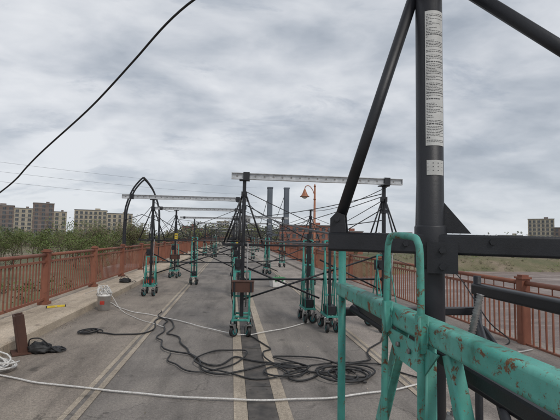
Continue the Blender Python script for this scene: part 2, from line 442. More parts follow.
def bracing(x0, x1, ya, yb, xm=None):
    s = MB()
    def T(a, c, r=0.015, k='black'): s.tube([a, c], r, k, 7)
    dy = yb - ya
    xm = xm if xm is not None else (x0 + x1) / 2
    T((x0, ya + .1, 1.14), (xm, ya + dy * .5 + .2, 0.55), .017); T((x0, ya + .1, 0.55), (x1, yb + 0.1, 1.36), .017)
    T((xm, ya + dy * .5 + .2, 1.25), (x1, yb + 0.1, 0.7)); T((x0, ya + .12, 0.9), (x1, yb + 0.12, 0.9), 0.018)
    T((x0, ya, 1.50), (x1, yb, 1.52), 0.018)
    T((x0 + .04, ya, 2.2), (xm, ya + dy * .5 + .2, 1.5), 0.009); T((x1 - .04, yb, 2.2), (xm, ya + dy * .5 + .2, 1.5), 0.009)
    s.obj('cross_brace')
bracing(0.2, 2.8, 7, 7.15, 1.62)
bracing(0.2, 2.8, 11.5, 14.1); bracing(0.2, 2.8, 24, 22.1); bracing(0.2, 2.8, 32, 32)
bracing(-2.2, 0.2, 11.5, 11.5); bracing(-2.2, 0.2, 24, 24); bracing(-2.2, 0.2, 34, 32); bracing(-2.2, 0.2, 16.2, 17)
s = MB()
for X, L in ((0.2, YC), (2.8, YR), (-2.2, YL)):
    for i in range(len(L) - 1):
        a, c = L[i], L[i + 1]
        th = 0.008 if i < 4 else 0.012
        s.tube(sag((X, a, 2.4), (X, c, 1.55), 0.02, 4), th, 'wire', 5)
        s.tube(sag((X, a, 1.55), (X, c, 2.4), 0.02, 4), th, 'wire', 5)
        if i % 2 == 0: s.tube(sag((X, a, 2.6), (X, c, 2.6), 0.12, 8), th, 'wire', 5)
for i, y in enumerate(YC[:8]):
    s.tube(sag((0.2, y, 2.45), (4.45, y + 2.5, 1.0), 0.05, 8), 0.008, 'wire', 5)
    if i: s.tube(sag((0.2, y, 2.45), (-3.9, y + 3, 1.15), 0.08, 8), 0.008, 'wire', 5)
for y in YL[:7]:
    s.tube(sag((-2.2, y, 2.5), (-3.9, y + 2.2, 1.2), 0.03, 6), 0.008, 'wire', 5)
for i in range(6):
    s.tube(sag((2.8, YR[i] + .15, 2.45), (0.2, YC[i + 1], 1.6), 0.06, 8), 0.008, 'wire', 5)
    s.tube(sag((2.8, YR[i] + .15, 1.7), (-2.2, YL[i + 1], 2.3), 0.06, 8), 0.007, 'wire', 5)
s.tube(sag((2.8, 7.15, 2.5), (0.2, 11.5, 2.2), 0.10, 10), 0.009, 'wire', 5)
s.tube(sag((2.8, 7.15, 2.0), (-2.2, 16.2, 2.1), 0.25, 14), 0.009, 'wire', 5)
s.tube(sag((0.32, 1.2, 1.66), (0.2, 7, 2.35), 0.10, 14), 0.004, 'wire', 5)
s.tube(sag((0.32, 1.2, 1.63), (0.2, 11.5, 1.9), 0.10, 14), 0.004, 'wire', 5)
s.obj('guy_wires')

for X, Y, Z in ((-2.14, 15.9, 1.62), (-2.15, 23.7, 1.4), (0.25, 16.7, 1.4)):
    s = MB(); s.box((0, 0, 0), (0.11, 0.006, 0.22), 'yellow'); s.box((0, -0.005, 0.04), (0.08, 0.003, 0.04), 'ink'); s.box((0, -0.005, -0.04), (0.08, 0.003, 0.02), 'ink')
    s.tube([(0, 0, 0.11), (0, 0.15, 0.2)], 0.004, 'wire', 5)
    s.obj('warning_tag', (X, Y, Z), 0.2)

# ------------------------------------------------------------------ foreground cart with mast
s = MB()
MX, MY = 0.54, 1.04
s.tube([(MX, MY, 0.35), (MX, MY, 2.62)], 0.036, 'black', 32)
s.box((MX, MY, 2.63), (0.2, 0.16, 0.02), 'black')
s.tube([(MX, MY, 1.565), (MX, MY, 1.57), (MX, MY, 1.675), (MX, MY, 1.68)], [0.040, 0.042, 0.042, 0.040], 'black', 32)
s.tube([(MX, MY, 2.33), (MX, MY, 2.42)], 0.044, 'black', 32)
AL = Vector((0.285, 1.142, 1.632)); AR = Vector((1.36, 0.67, 1.622)); ad = (AR - AL).normalized()
s.rbar(AL, AR, 0.058, 0.054, 'black', 0.007)
nrm = Vector((-ad.y, ad.x, 0)).normalized()
RZ = Matrix.Rotation(math.atan2(ad.y, ad.x), 3, 'Z')
s.bar(Vector((MX, MY, 1.60)) - nrm * 0.045, Vector((MX, MY, 1.60)) + nrm * 0.75, 0.05, 0.05, 'black')
p = Vector((MX, MY, 1.660)) + ad * 0.034
s.prism([p - nrm * 0.004, p + ad * 0.068 - nrm * 0.004, p + Vector((0, 0, 0.085)) - nrm * 0.004], nrm * 0.008, 'black')
top = Vector((MX, MY, 2.385))
s.tube([AL + ad * 0.016 + Vector((0, 0, 0.03)), top - ad * 0.045 - Vector((0, 0, 0.06))], 0.016, 'black', 18)
s.tube([AR - ad * 0.02 + Vector((0, 0, 0.02)), top + ad * 0.045], 0.0175, 'black', 18)
s.tube([Vector((MX, MY, 1.62)) + nrm * 0.72, top + nrm * 0.045], 0.0185, 'black', 16)
for sg in (-1, 1):
    q = AL + ad * 0.004 + nrm * 0.021 * sg + Vector((0, 0, 0.026))
    s.prism([q, q + ad * 0.045, q + ad * 0.04 + Vector((0, 0, 0.05)), q + ad * 0.018 + Vector((0, 0, 0.058)), q + Vector((0, 0, 0.04))], nrm * 0.005 * sg, 'black')
s.tube([AL + ad * 0.024 + Vector((0, 0, 0.062)) - nrm*0.034, AL + ad * 0.024 + Vector((0, 0, 0.062)) + nrm*0.034], 0.007, 'black', 6)
for f, dz in ((0.21, 0.0), (0.42, 0.01), (0.60, 0.0)):
    p = AL + ad * f - nrm * 0.029 + Vector((0, 0, dz))
    s.tube([p, p - nrm * 0.006], 0.008, 'black', 6)
p = Vector((MX, MY, 1.595)) + ad * 0.025 - nrm * 0.045
s.box(p, (0.075, 0.02, 0.08), 'black', RZ)
s.tube([p - nrm * 0.008 + Vector((0,0,.02)), p - nrm * 0.018+ Vector((0,0,.02))], 0.009, 'black', 6)
s.tube([p - nrm * 0.008 - Vector((0,0,.022)), p - nrm * 0.018- Vector((0,0,.022))], 0.009, 'black', 6)
def patch(z0, z1, a0, a1, rr, k, n=10):
    bse = len(s.v)
    for i in range(n + 1):
        a = rad(a0 + (a1 - a0) * i / n)
        for z in (z0, z1): s.v.append((MX + rr * math.cos(a), MY + rr * math.sin(a), z))
    for i in range(n):
        q = bse + 2 * i; s.face((q, q + 2, q + 3, q + 1), k, True)
patch(1.895, 2.272, -133, -45, 0.0366, 'label'); patch(1.815, 1.855, -130, -50, 0.0366, 'label')
z = 2.262; rnd = random.Random(4)
while z > 1.905:
    a = -129
    big = rnd.random() < 0.12
    while a < -52:
        w = rnd.uniform(3, 11)
        e = min(a + w, -50)
        patch(z - (0.0034 if big else 0.0015), z, a, e, 0.03685, 'ink', 2)
        a = e + 2.0
        if rnd.random() < 0.06: break
    z -= 0.0078 if big else 0.0043
    if rnd.random() < 0.06: z -= 0.006
for zz in (1.848, 1.838, 1.828): patch(zz - 0.0022, zz, -126, -60, 0.03685, 'ink', 3)
# teal cart
X1, X2, YB, YF, H = 0.425, 0.98, 1.52, 0.28, 1.448
s.rbar((X1, YF, H), (X1, YB, H), 0.044, 0.049, 'teal2', 0.010)
s.rbar((X2, YF, H), (X2, YB, H), 0.040, 0.044, 'black', 0.009)
s.bar((X1, YB + 0.002, 1.36), (X2, YB + 0.002, 1.36), 0.03, 0.03, 'black')
s.bar((X1, YF, H - 0.06), (X2, YF, H - 0.06), 0.04, 0.04, 'teal2')
s.bar((X1 + 0.04, YF, 1.375), (X1 + 0.06, YB, 1.39), 0.03, 0.03, 'black')
for x in (X1, X2):
    for y in (YF + 0.02, YB - 0.01):
        s.tube([(x, y, 0.245), (x, y, (1.60 if x == X1 else 1.5) if y > 1 else 1.42)], 0.0145, 'teal' if x == X1 else 'black', 14)
        caster(s, x, y, 0.085, 0.4)
    s.bar((x, YF, 0.36), (x, YB, 0.36), 0.045, 0.045, 'teal2')
for y in (YF, YB): s.bar((X1, y, 0.362), (X2, y, 0.362), 0.04, 0.04, 'teal2')
s.tube([(X1, YB - 0.01, 1.60), (X1, YB - 0.01, 1.607)], 0.019, 'black', 12)
xh = X1 - 0.032
s.tube(smooth_path([(xh + .01, 1.0, 0.40), (xh, 1.0, 1.2), (xh, 0.985, 1.50), (xh, 0.977, 1.61), (xh, 0.968, 1.637), (xh, 0.945, 1.650), (xh, 0.84, 1.647), (xh, 0.812, 1.636), (xh, 0.802, 1.60), (xh, 0.80, 1.45), (xh, 0.80, 1.0), (xh + .01, 0.80, 0.40)], 6), 0.0078, 'teal2', 16)
for y in (0.80, 0.985):
    s.rbar((xh + 0.002, y, 1.41), (xh + 0.002, y, 1.485), 0.023, 0.023, 'teal2', 0.004)
s.rbar((X1, 0.96, 1.42), (X1, 1.47, 0.40), 0.028, 0.028, 'teal2', 0.005)
s.rbar((X1 + .004, 0.84, 1.42), (X1 + .004, 0.84, 0.385), 0.028, 0.028, 'teal2', 0.005)
s.rbar((X1, 0.74, 1.42), (X1, 0.33, 0.40), 0.028, 0.028, 'teal2', 0.005)
s.prism([(X1 - 0.0235, 1.02, 1.42), (X1 - 0.0235, 0.74, 1.42), (X1 - 0.0235, 0.80, 1.36), (X1 - 0.0235, 0.92, 1.36)], (-0.004, 0, 0), 'teal2')
for y in (0.86, 0.92): s.tube([(X1 - 0.0275, y, 1.395), (X1 - 0.034, y, 1.395)], 0.006, 'steel', 6)
rw = random.Random(2)
for y in (0.788, 0.812, 0.972, 0.998):
    s.tube([(X1 - 0.0235 + rw.uniform(-.001, .001), y + rw.uniform(-.001, .001), 1.425 + 0.005 * i) for i in range(10)], [rw.uniform(.0018, .0034) for i in range(10)], 'teal2', 6)
def screw(a, c, r):
    a = Vector(a); c = Vector(c); L = (c - a).length; n = int(L / 0.0065)
    pts = []; rs = []
    for i in range(n + 1):
        for q, rr in ((0, r), (0.5, r * 0.68)):
            pts.append(a.lerp(c, min(1, (i + q) / (n + 0.5)))); rs.append(rr)
    s.tube(pts, rs, 'steel', 10)
    d = (c - a).normalized()
    s.tube([a.lerp(c, 0.55), a.lerp(c, 0.55) + d * 0.03], r * 1.9, 'steel', 6)
screw((0.585, 0.89, 1.515), (0.48, 0.93, 1.0), 0.009)
screw((0.50, 0.96, 1.39), (0.46, 1.02, 0.9), 0.009)
s.tube([(X1 + .03, 1.48, 1.38), (X2, 0.55, 1.05)], 0.014, 'black', 10)
s.tube([(X2 - .03, 1.48, 1.36), (X1 + 0.05, 0.5, 1.02)], 0.014, 'black', 10)
s.tube([(X2, 1.48, 1.30), (X2, 0.4, 0.6)], 0.014, 'black', 10)
for i in range(3): s.box((0.72, 0.62, 0.45 + i * 0.125), (0.5, 0.36, 0.118), 'brown')
o = s.obj('rolling_mast_cart', (0, 0, 0.009))
put(beamR, 'aluminum_beam', (0.30, 1.04, 2.66), -0.05)

# ------------------------------------------------------------------ ropes and cables
def line(name, pts, r, k, n=6, sub=8, wob=0.0, seed=0):
    P = smooth_path(pts, sub)
    if wob: P = [p + Vector((mnoise.noise(p * 1.7 + Vector((seed, 0, 0))), mnoise.noise(p * 1.7 + Vector((0, seed, 5))), 0)) * wob for p in P]
    q = MB(); q.tube(P, r, k, n); q.obj(name)
line('overhead_cable', [(0.54, 1.04, 2.66), (0.22, 1.20, 2.62), (-0.16, 1.50, 2.55), (-0.45, 1.80, 2.43), (-0.70, 2.04, 2.30), (-0.96, 2.28, 2.165), (-1.2, 2.49, 2.035), (-1.44, 2.69, 1.91), (-2.6, 3.8, 1.50), (-3.9, 5.0, 1.22)], 0.0046, 'rubber', 8, 10, 0.03)
zr = 0.022
line('white_rope', [(-2.7, 5.1, zr), (-2.3, 4.9, zr), (-1.9, 4.72, zr), (-0.9, 4.35, zr), (0.18, 4.12, 0.03), (1.3, 4.15, zr), (2.6, 4.6, zr), (3.44, 5.0, 0.03), (3.55, 5.05, 0.115), (4.3, 5.35, 0.115)], 0.010, 'rope', 8, 8, 0.06)
line('white_rope', [(-3.1, 11, 0.17), (-2.9, 10.2, 0.03), (-2.2, 9.1, zr), (-1.0, 8.0, zr), (0.12, 6.8, 0.04), (1.06, 7.3, zr), (2.0, 8.2, zr), (3.4, 9.4, 0.03), (3.6, 9.6, 0.12), (4.3, 10.2, 0.12)], 0.009, 'rope', 8, 8, 0.08, 3)
line('white_rope', [(-3.25, 9.6, 0.3), (-2.75, 9.35, 0.42), (-2.3, 9.0, 0.05), (-1.8, 8.2, zr), (-1.1, 7.4, zr)], 0.006, 'rope', 8, 8, 0.05, 5)
zc = 0.022
line('power_cable', [(-2.24, 7.1, zc), (-1.8, 6.95, zc), (-1.4, 7.0, zc), (-1.33, 8.2, zc), (-0.95, 7.7, zc), (-0.84, 6.6, zc), (-0.45, 5.6, zc), (-0.09, 4.9, zc + .01), (0.49, 5.2, zc + .01), (0.78, 4.6, zc), (1.26, 5.1, zc), (1.59, 4.5, zc)], 0.012, 'rubber', 8, 10, 0.2, 1)
line('power_cable', [(-1.5, 8.9, zc), (-1.1, 7.2, zc), (-1.0, 6.2, zc + .02), (-0.3, 5.3, zc), (0.2, 5.45, zc + .01), (0.9, 4.95, zc), (1.5, 4.9, zc), (2.0, 5.6, zc), (2.7, 6.9, zc)], 0.012, 'rubber', 8, 10, 0.2, 9)
line('power_cable', [(0.3, 6.8, zc + .01), (0.6, 6.0, zc), (0.35, 5.4, zc + .02), (0.9, 5.2, zc), (1.9, 5.1, zc), (2.3, 4.6, zc), (3.0, 4.9, zc)], 0.010, 'rubber', 8, 10, 0.2, 14)
line('power_cable', [(-0.9, 5.9, zc), (-0.5, 5.1, zc + .01), (0.0, 5.15, zc), (0.25, 5.7, zc + .02), (-0.2, 5.9, zc), (-0.4, 5.35, zc + .03), (0.3, 4.75, zc), (0.9, 5.0, zc + .03), (0.6, 5.5, zc), (1.3, 5.3, zc + .02), (1.6, 4.9, zc)], 0.010, 'rubber', 8, 10, 0.2, 22)
line('power_cable', [(4.3, 7.6, 1.15), (4.25, 7.0, 0.9), (4.2, 6.2, 0.35), (4.2, 5.7, 0.12), (3.4, 5.6, 0.03), (2.4, 5.3, zc)], 0.010, 'rubber', 8, 10)
def coil(name, cx, cy, cz, R, turns, r, k, wob=0.25, seed=1, fl=1.0, rise=0.35, jit=0.003):
    rnd = random.Random(seed); P = []
    N = turns * 22; ph = rnd.uniform(0, 6)
    for i in range(N + 1):
        a = 2 * math.pi * i / 22
        ox = R * wob * math.sin(i * 0.045 + ph); oy = R * wob * math.cos(i * 0.033 + ph)
        rr = R * (1 + wob * 0.7 * math.sin(i * 0.11 + ph) + wob * .5 * math.sin(a * 1.3 + ph * 2))
        P.append((cx + ox + rr * math.cos(a), cy + oy + rr * fl * math.sin(a), cz + r + (i / N) * r * 2 * turns * rise * (1 + .4 * math.sin(a + ph)) + rnd.uniform(0, jit)))
    q = MB(); q.tube(P, r, k, 7); q.obj(name)
coil('coiled_cable', 1.38, 4.75, 0.01, 0.24, 5, 0.0115, 'rubber', 0.5, 2, 0.8)
coil('coiled_cable', 0.85, 4.95, 0.01, 0.18, 3, 0.010, 'rubber', 0.7, 5, 0.9)
coil('coiled_cable', -2.32, 7.15, 0.01, 0.14, 4, 0.010, 'rubber', 0.25, 3)
coil('coiled_rope', -2.72, 5.2, 0.01, 0.15, 9, 0.010, 'rope', 0.3, 6, 1.0, 0.9, 0.006)

s = MB()
for dz, dy in ((0, 0), (3, 4), (6, 8)):
    s.tube(sag((-190, 95 + dy, 27 + dz * 1.2), (20, 330 + dy, 30 + dz * 2.2), 4, 24), 0.045, 'wire', 5)
s.obj('power_lines')

# ------------------------------------------------------------------ small things on deck
def bucket(x, y, z):
    s = MB(); n = 24; prof = [(0.115, 0.0), (0.14, 0.30), (0.148, 0.30), (0.148, 0.33), (0.142, 0.335), (0.142, 0.37), (0.150, 0.372), (0.150, 0.385), (0.136, 0.385), (0.112, 0.02)]
    for rr, zz in prof:
        for j in range(n):
            a = 2 * math.pi * j / n; s.v.append((rr * math.cos(a), rr * math.sin(a), zz))
    for i in range(len(prof) - 1):
        for j in range(n):
            a = i * n + j; d = i * n + (j + 1) % n; s.face((a, d, d + n, a + n), 'whitep', True)
    s.face(tuple(range(n))[::-1], 'whitep'); s.face(tuple((len(prof) - 1) * n + j for j in range(n)), 'whitep')
    s.tube([(0.15 * math.cos(a), 0.03 + 0.1 * math.sin(a) - 0.1, 0.36 - 0.14 * math.sin(a)) for a in [math.pi * i / 12 for i in range(13)]], 0.004, 'steel', 6)
    s.box((0, -0.135, 0.17), (0.09, 0.012, 0.07), 'red')
    rnd = random.Random(3)
    for i in range(14):
        a = rnd.uniform(0, 6.28); q = rnd.uniform(0, .08); t = rnd.uniform(0.38, .5)
        s.tube(smooth_path([(q * math.cos(a), q * math.sin(a), 0.25), (0.06 * math.cos(a), 0.06 * math.sin(a), t), (0.12 * math.cos(a + .5), 0.12 * math.sin(a + .5), t + .02), (0.16 * math.cos(a + .9), 0.16 * math.sin(a + .9), 0.36)], 4), 0.011, 'rope', 6)
    s.obj('plastic_bucket', (x, y, z))
bucket(-2.72, 9.2, 0.009)

s = MB()
R = Matrix.Rotation(0.55, 3, 'Z') @ Matrix.Rotation(-0.16, 3, 'Y')
s.box(R @ Vector((0, 0, 0.26)), (0.022, 0.20, 0.52), 'brown', R)
s.box(R @ Vector((0.062, -0.09, 0.26)), (0.10, 0.018, 0.52), 'brown', R)
s.box(R @ Vector((0.062, 0.09, 0.26)), (0.10, 0.018, 0.52), 'brown', R)
s.box((0.05, 0, 0.012), (0.26, 0.28, 0.022), 'brown', Matrix.Rotation(0.55, 3, 'Z'))
s.prism([(0.02, 0.0, 0.025), (0.14, 0.03, 0.025), (0.01, 0.0, 0.3)], (0, 0.012, 0), 'brown')
for z in (0.14, 0.4): s.tube([R @ Vector((0.0, 0, z)), R @ Vector((0.03, 0, z))], 0.018, 'steel', 6)
s.obj('steel_bracket', (-2.86, 5.98, 0.009))

def blob(name, loc, sz, k, seed, seg=28, rings=16, amp=0.35, extra=None):
    s = MB(); 
    for i in range(rings + 1):
        th = math.pi * i / rings
        for j in range(seg):
            a = 2 * math.pi * j / seg
            d = Vector((math.sin(th) * math.cos(a), math.sin(th) * math.sin(a), math.cos(th)))
            n = mnoise.fractal(d * 2.6 + Vector((seed, 0, 0)), 0.8, 2.2, 5) * amp + abs(mnoise.noise(d * 5 + Vector((0, seed, 0)))) * amp * 0.6
            q = d * (1 + n)
            s.v.append((q.x * sz[0], q.y * sz[1], max(0, q.z * sz[2] + sz[2] * 0.6)))
    for i in range(rings):
        for j in range(seg):
            a = i * seg + j; d = i * seg + (j + 1) % seg; s.face((a, a + seg, d + seg, d), k, True)
    if extra: extra(s)
    s.obj(name, loc)
def straps(s):
    s.tube(smooth_path([(-0.12, -0.05, 0.1), (-0.08, -0.1, 0.2), (0.06, -0.12, 0.21), (0.14, -0.05, 0.1)]), 0.009, 'rubber', 6)
    s.tube(smooth_path([(0.15, 0, 0.06), (0.28, -0.06, 0.02), (0.33, 0.05, 0.02), (0.24, 0.1, 0.05)]), 0.008, 'rubber', 6)
blob('tool_bag', (-2.6, 6.0, 0.009), (0.15, 0.12, 0.08), 'rubber', 4, extra=straps)
blob('black_cloth', (-2.42, 6.05, 0.009), (0.10, 0.09, 0.03), 'rubber', 9, amp=0.6)
s = MB(); s.bar((-0.17, 0, 0.022), (0.17, 0.03, 0.022), 0.025, 0.04, 'yellow'); s.tube([(0, -0.003, 0.025), (0, 0.03, 0.025)], 0.012, 'glassw', 10)
s.box((-0.17, 0, 0.022), (0.016, 0.03, 0.044), 'rubber', Matrix.Rotation(.09, 3, 'Z')); s.box((0.17, 0.03, 0.022), (0.016, 0.03, 0.044), 'rubber', Matrix.Rotation(.09, 3, 'Z'))
s.obj('spirit_level', (-3.5, 8.7, 0.15), 0.5)
def crate(x, y, rz, k, k2, z=0.009, sc=1):
    s = MB()
    s.prism([(-0.21, -0.15, 0), (0.21, -0.15, 0), (0.24, -0.15, 0.26), (-0.24, -0.15, 0.26)], (0, 0.3, 0), k)
    s.box((0, 0, 0.275), (0.52, 0.34, 0.03), k2); s.box((0, 0, 0.30), (0.42, 0.24, 0.02), k2)
    for q in (-0.12, 0.12): s.box((q, -0.165, 0.22), (0.05, 0.02, 0.07), k2)
    s.tube([(-0.08, 0, 0.31), (-0.08, 0, 0.36), (0.08, 0, 0.36), (0.08, 0, 0.31)], 0.01, k2, 6)
    s.obj('storage_box', (x, y, z), rz, sc)
crate(1.55, 13.4, 0.3, 'whitep', 'green'); crate(-2.75, 14.2, 0.5, 'red', 'rubber', 0.009, 0.7)
blob('tool_bag', (-3.3, 13.2, 0.15), (0.16, 0.13, 0.08), 'rubber', 21, extra=straps)

# ------------------------------------------------------------------ lamp, arch, pylons
s = MB()
s.box((0, 0, 0.15), (0.3, 0.3, 0.3), 'lamp'); s.tube([(0, 0, 0.3), (0, 0, 0.5), (0, 0, 4.45)], [0.11, 0.085, 0.05], 'lamp', 14)
for z in (0.55, 1.6, 3.7): s.tube([(0, 0, z), (0, 0, z + 0.06)], 0.1 if z < 1 else 0.075, 'lamp', 14)
s.tube([(0, 0, 4.45), (0, 0, 4.5), (0, 0, 4.62)], [0.07, 0.06, 0.01], 'lamp', 12)
arc = smooth_path([(0, 0, 3.9), (-0.12, 0, 4.25), (-0.32, 0, 4.48), (-0.52, 0, 4.46), (-0.58, 0, 4.30)], 6)
s.tube(arc, 0.022, 'lamp', 8)
s.tube([(-0.58, 0, 4.32), (-0.58, 0, 4.26), (-0.58, 0, 4.20), (-0.58, 0, 4.08), (-0.58, 0, 3.93), (-0.58, 0, 3.88), (-0.58, 0, 3.86)], [0.03, 0.05, 0.08, 0.12, 0.20, 0.27, 0.27], 'lamp', 20)
s.tube([(-0.58, 0, 3.87), (-0.58, 0, 3.80), (-0.58, 0, 3.75)], [0.17, 0.14, 0.04], 'glassw', 16)
s.obj('street_lamp', (4.62, 22.2, 0.10))

s = MB()
def arch(y, w=0.88, h=4.75, r=0.045):
    for sg in (-1, 1):
        pts = [(sg * w, y, 0), (sg * w, y, 2.5), (sg * w * 0.9, y, 3.3), (sg * w * 0.6, y, 4.05), (sg * w * 0.25, y, 4.52), (0, y, h)]
        s.tube(smooth_path(pts, 6), r, 'black', 8)
arch(-0.45); arch(0.45)
for x, z in ((-0.88, 2.5), (0.88, 2.5), (-0.53, 4.07), (0.53, 4.07), (0, 4.72), (-0.88, 1.1), (0.88, 1.1)):
    s.tube([(x, -0.45, z), (x, 0.45, z)], 0.03, 'black', 8)
s.tube([(-0.88, -0.45, 2.4), (0, -0.45, 2.75), (0.88, -0.45, 2.4)], 0.02, 'black', 6)
for x in (-0.88, 0.88):
    for y in (-0.45, 0.45): s.box((x, y, 0.04), (0.2, 0.2, 0.08), 'black')
s.obj('steel_arch', (-4.85, 22.5, -0.01), 0.15)
s = MB(); s.box((-5.3, 22.5, -0.26), (2.1, 2.8, 0.5), 'slab'); s.obj('overlook_platform')

s = MB()
for x in (-4.9, 4.9):
    s.bar((x, 0, -10), (x, 0, 30), 3.0, 3.0, 'pylon'); s.box((x, 0, 30.4), (3.3, 3.3, 0.8), 'pylon'); s.box((x, 0, 4), (3.6, 3.6, 1.5), 'pylon')
s.box((0, 0, 3), (7.0, 2.2, 1.2), 'pylon')
for x in (-4.9, 4.9):
    s.tube(sag((x, 0, 30), (x * 1.1, 160, 3), 6, 14), 0.18, 'pylon', 6)
s.obj('suspension_bridge_tower', (26.5, 232, 0))

# ------------------------------------------------------------------ buildings
def building(name, loc, rz, w, d, base, blocks, wall, floorh=3.4, bay=3.4, wk='glass', trim='roof', sc=1.0):
    root = bpy.data.objects.new(name, None); scene.collection.objects.link(root)
    root.location = loc; root.rotation_euler = (0, 0, rz); root.scale = (sc, sc, sc)
    wl, wi, rf = MB(), MB(), MB()
    for bi, (x0, x1, top) in enumerate(blocks):
        cx = (x0 + x1) / 2; W = x1 - x0; dd = d - (0 if bi % 2 else 1.6)
        wk2 = 'beige' if (wall == 'brickdark' and bi % 2 == 0) else wall
        wl.box((cx, 0, (base + top) / 2), (W - 0.02, dd, top - base), wk2)
        rf.box((cx, 0, top + 0.25), (W + 0.5, dd + 0.5, 0.5), trim)
        rf.box((cx + W * 0.2, 0, top + 1.2), (W * 0.16, dd * 0.3, 1.4), wall)
        n = max(1, int(W / bay)); fl = int((top - base) / floorh)
        for f in range(fl):
            z = top - 1.9 - f * floorh
            if z < base + 1: break
            for i in range(n):
                x = x0 + (i + 0.5) * W / n
                for sg in (-1, 1):
                    wi.box((x, sg * (dd / 2 + 0.01), z), (bay * 0.6, 0.12, 1.9), wk)
                    wi.box((x, sg * (dd / 2 + 0.1), z - 1.05), (bay * 0.64, 0.25, 0.14), trim)
                    wi.box((x, sg * (dd / 2 + 0.09), z), (0.08, 0.06, 1.9), trim)
            wl.box((cx, 0, z - 1.5), (W + 0.12, dd + 0.12, 0.22), trim)
            m = max(1, int(d / bay))
            for i in range(m):
                y = -dd / 2 + (i + 0.5) * dd / m
                for xx in (x0 - 0.01, x1 + 0.01): wi.box((xx, y, z), (0.12, bay * 0.5, 1.9), wk)
    for nm, mb in (('walls', wl), ('windows', wi), ('roof', rf)):
        o = mb.obj(nm); o.parent = root
building('apartment_building', (-158, 330, 0), 0.45, 46, 16, -8, [(-50, -32, 19), (-32, -8, 21.5), (-8, 4, 20), (4, 18, 24.5), (18, 27, 18.5)], 'brickdark', 3.2, 3.6, 'glass', 'greywall')
building('office_building', (-103, 335, 0), 0.28, 30, 15, -8, [(-20, 3, 20.0), (3, 22, 18)], 'beige', 3.3, 3.2)
building('apartment_building', (-28, 330, 0), 0.1, 30, 15, -6, [(-12, 0, 9), (0, 12, 7.5)], 'redbrick')
building('brick_mill_building', (50, 215, 0), -0.15, 36, 16, -8, [(-24, 4, 8.0), (4, 20, 5.2)], 'redbrick', 3.4, 3.0)
building('high_rise_building', (16, 560, 0), 0.1, 30, 20, -4, [(-7, 8, 30), (8, 20, 20)], 'greywall')
building('high_rise_building', (-14, 620, 0), 0.1, 20, 20, -4, [(-9, 9, 24)], 'brickdark')
building('apartment_building', (258, 300, 0), -0.7, 26, 16, -7, [(-14, 4, 20), (4, 20, 13)], 'brickdark', 3.2, 2.8, 'glass', 'greywall')
building('warehouse_building', (205, 305, 0), -0.55, 50, 16, -7, [(-26, 10, 3.6), (10, 26, 6)], 'beige', 3.6, 4.0)
building('warehouse_building', (125, 300, 0), -0.35, 50, 16, -7, [(-20, 24, 5.4)], 'greywall', 3.6, 4.0)

# ------------------------------------------------------------------ trees
def tree_mesh(seed, H=11.0, dens=1.0, pal=('leafA', 'leafC', 'leafB')):
    rnd = random.Random(seed); s = MB(); tips = []
    def grow(p, d, L, r, lvl):
        pts = [p]; rs = [r]; q = p.copy(); dd = d.copy(); n = 4
        for i in range(n):
            dd = (dd + Vector((rnd.uniform(-1, 1), rnd.uniform(-1, 1), rnd.uniform(-0.3, 0.7))) * 0.16).normalized()
            q = q + dd * L / n; pts.append(q.copy()); rs.append(r * (1 - 0.62 * (i + 1) / n))
        s.tube(pts, rs, 'bark', 6 if lvl < 2 else 4, False)
        if lvl >= 3: tips.extend(pts[2:]); return
        if lvl == 2: tips.append(pts[-1])
        k = (6, 5, 4)[lvl]
        for j in range(k):
            t = rnd.uniform(0.35, 1.0) if j else 1.0
            idx = min(n, max(1, round(t * n))); a = rnd.uniform(0, 6.28); sp = rnd.uniform(0.45, 0.95)
            side = Vector((math.cos(a), math.sin(a), 0)); nd = (dd * (1 - sp * 0.5) + side * sp + Vector((0, 0, 0.25))).normalized()
            grow(pts[idx], nd, L * rnd.uniform(0.5, 0.72), rs[idx] * 0.62, lvl + 1)
    grow(Vector((0, 0, -0.5)), Vector((0, 0, 1)), H * 0.5, H * 0.02, 0)
    for p in tips:
        k = pal[0] if rnd.random() < 0.5 else (pal[1] if rnd.random() < 0.6 else pal[2])
        for i in range(int(9 * dens)):
            c = p + Vector((rnd.gauss(0, .38), rnd.gauss(0, .38), rnd.gauss(0, .3)))
            a = Vector((rnd.uniform(-1, 1), rnd.uniform(-1, 1), rnd.uniform(-1, 1))).normalized() * rnd.uniform(.07, .17)
            b2 = a.orthogonal().normalized() * rnd.uniform(.05, .12); n0 = len(s.v)
            s.v += [c - a, c + b2, c + a, c - b2]; s.face((n0, n0 + 1, n0 + 2, n0 + 3), k)
    return s.mesh('tree')
trees = [tree_mesh(i, 10 + (i % 3), (0.55, 1.0, 0.8, 0.35)[i % 4], [('leafA', 'leafC', 'leafB'), ('leafC', 'leafA', 'leafC'), ('leafB', 'leafA', 'leafB')][i % 3]) for i in range(5)]
rnd = random.Random(12); cnt = 0
while cnt < 74:
    y = rnd.uniform(60, 180); x = rnd.uniform(-0.85 * y, -0.07 * y - 7)
    if y < yfar(x) + 5: continue
    put(rnd.choice(trees), 'tree', (x, y, land_h(x, y)), rnd.uniform(0, 6.28), rnd.uniform(0.74, 1.02) * (1.0 + 0.08 * (x < -26))); cnt += 1
for i in range(26):
    x = rnd.uniform(22, 230); y = yfar(x) + rnd.uniform(8, 45)
    put(rnd.choice(trees), 'tree', (x, y, land_h(x, y)), rnd.uniform(0, 6.28), rnd.uniform(0.72, 1.0) * (0.85 if x < 60 else 1))
s = MB(); rnd = random.Random(5)
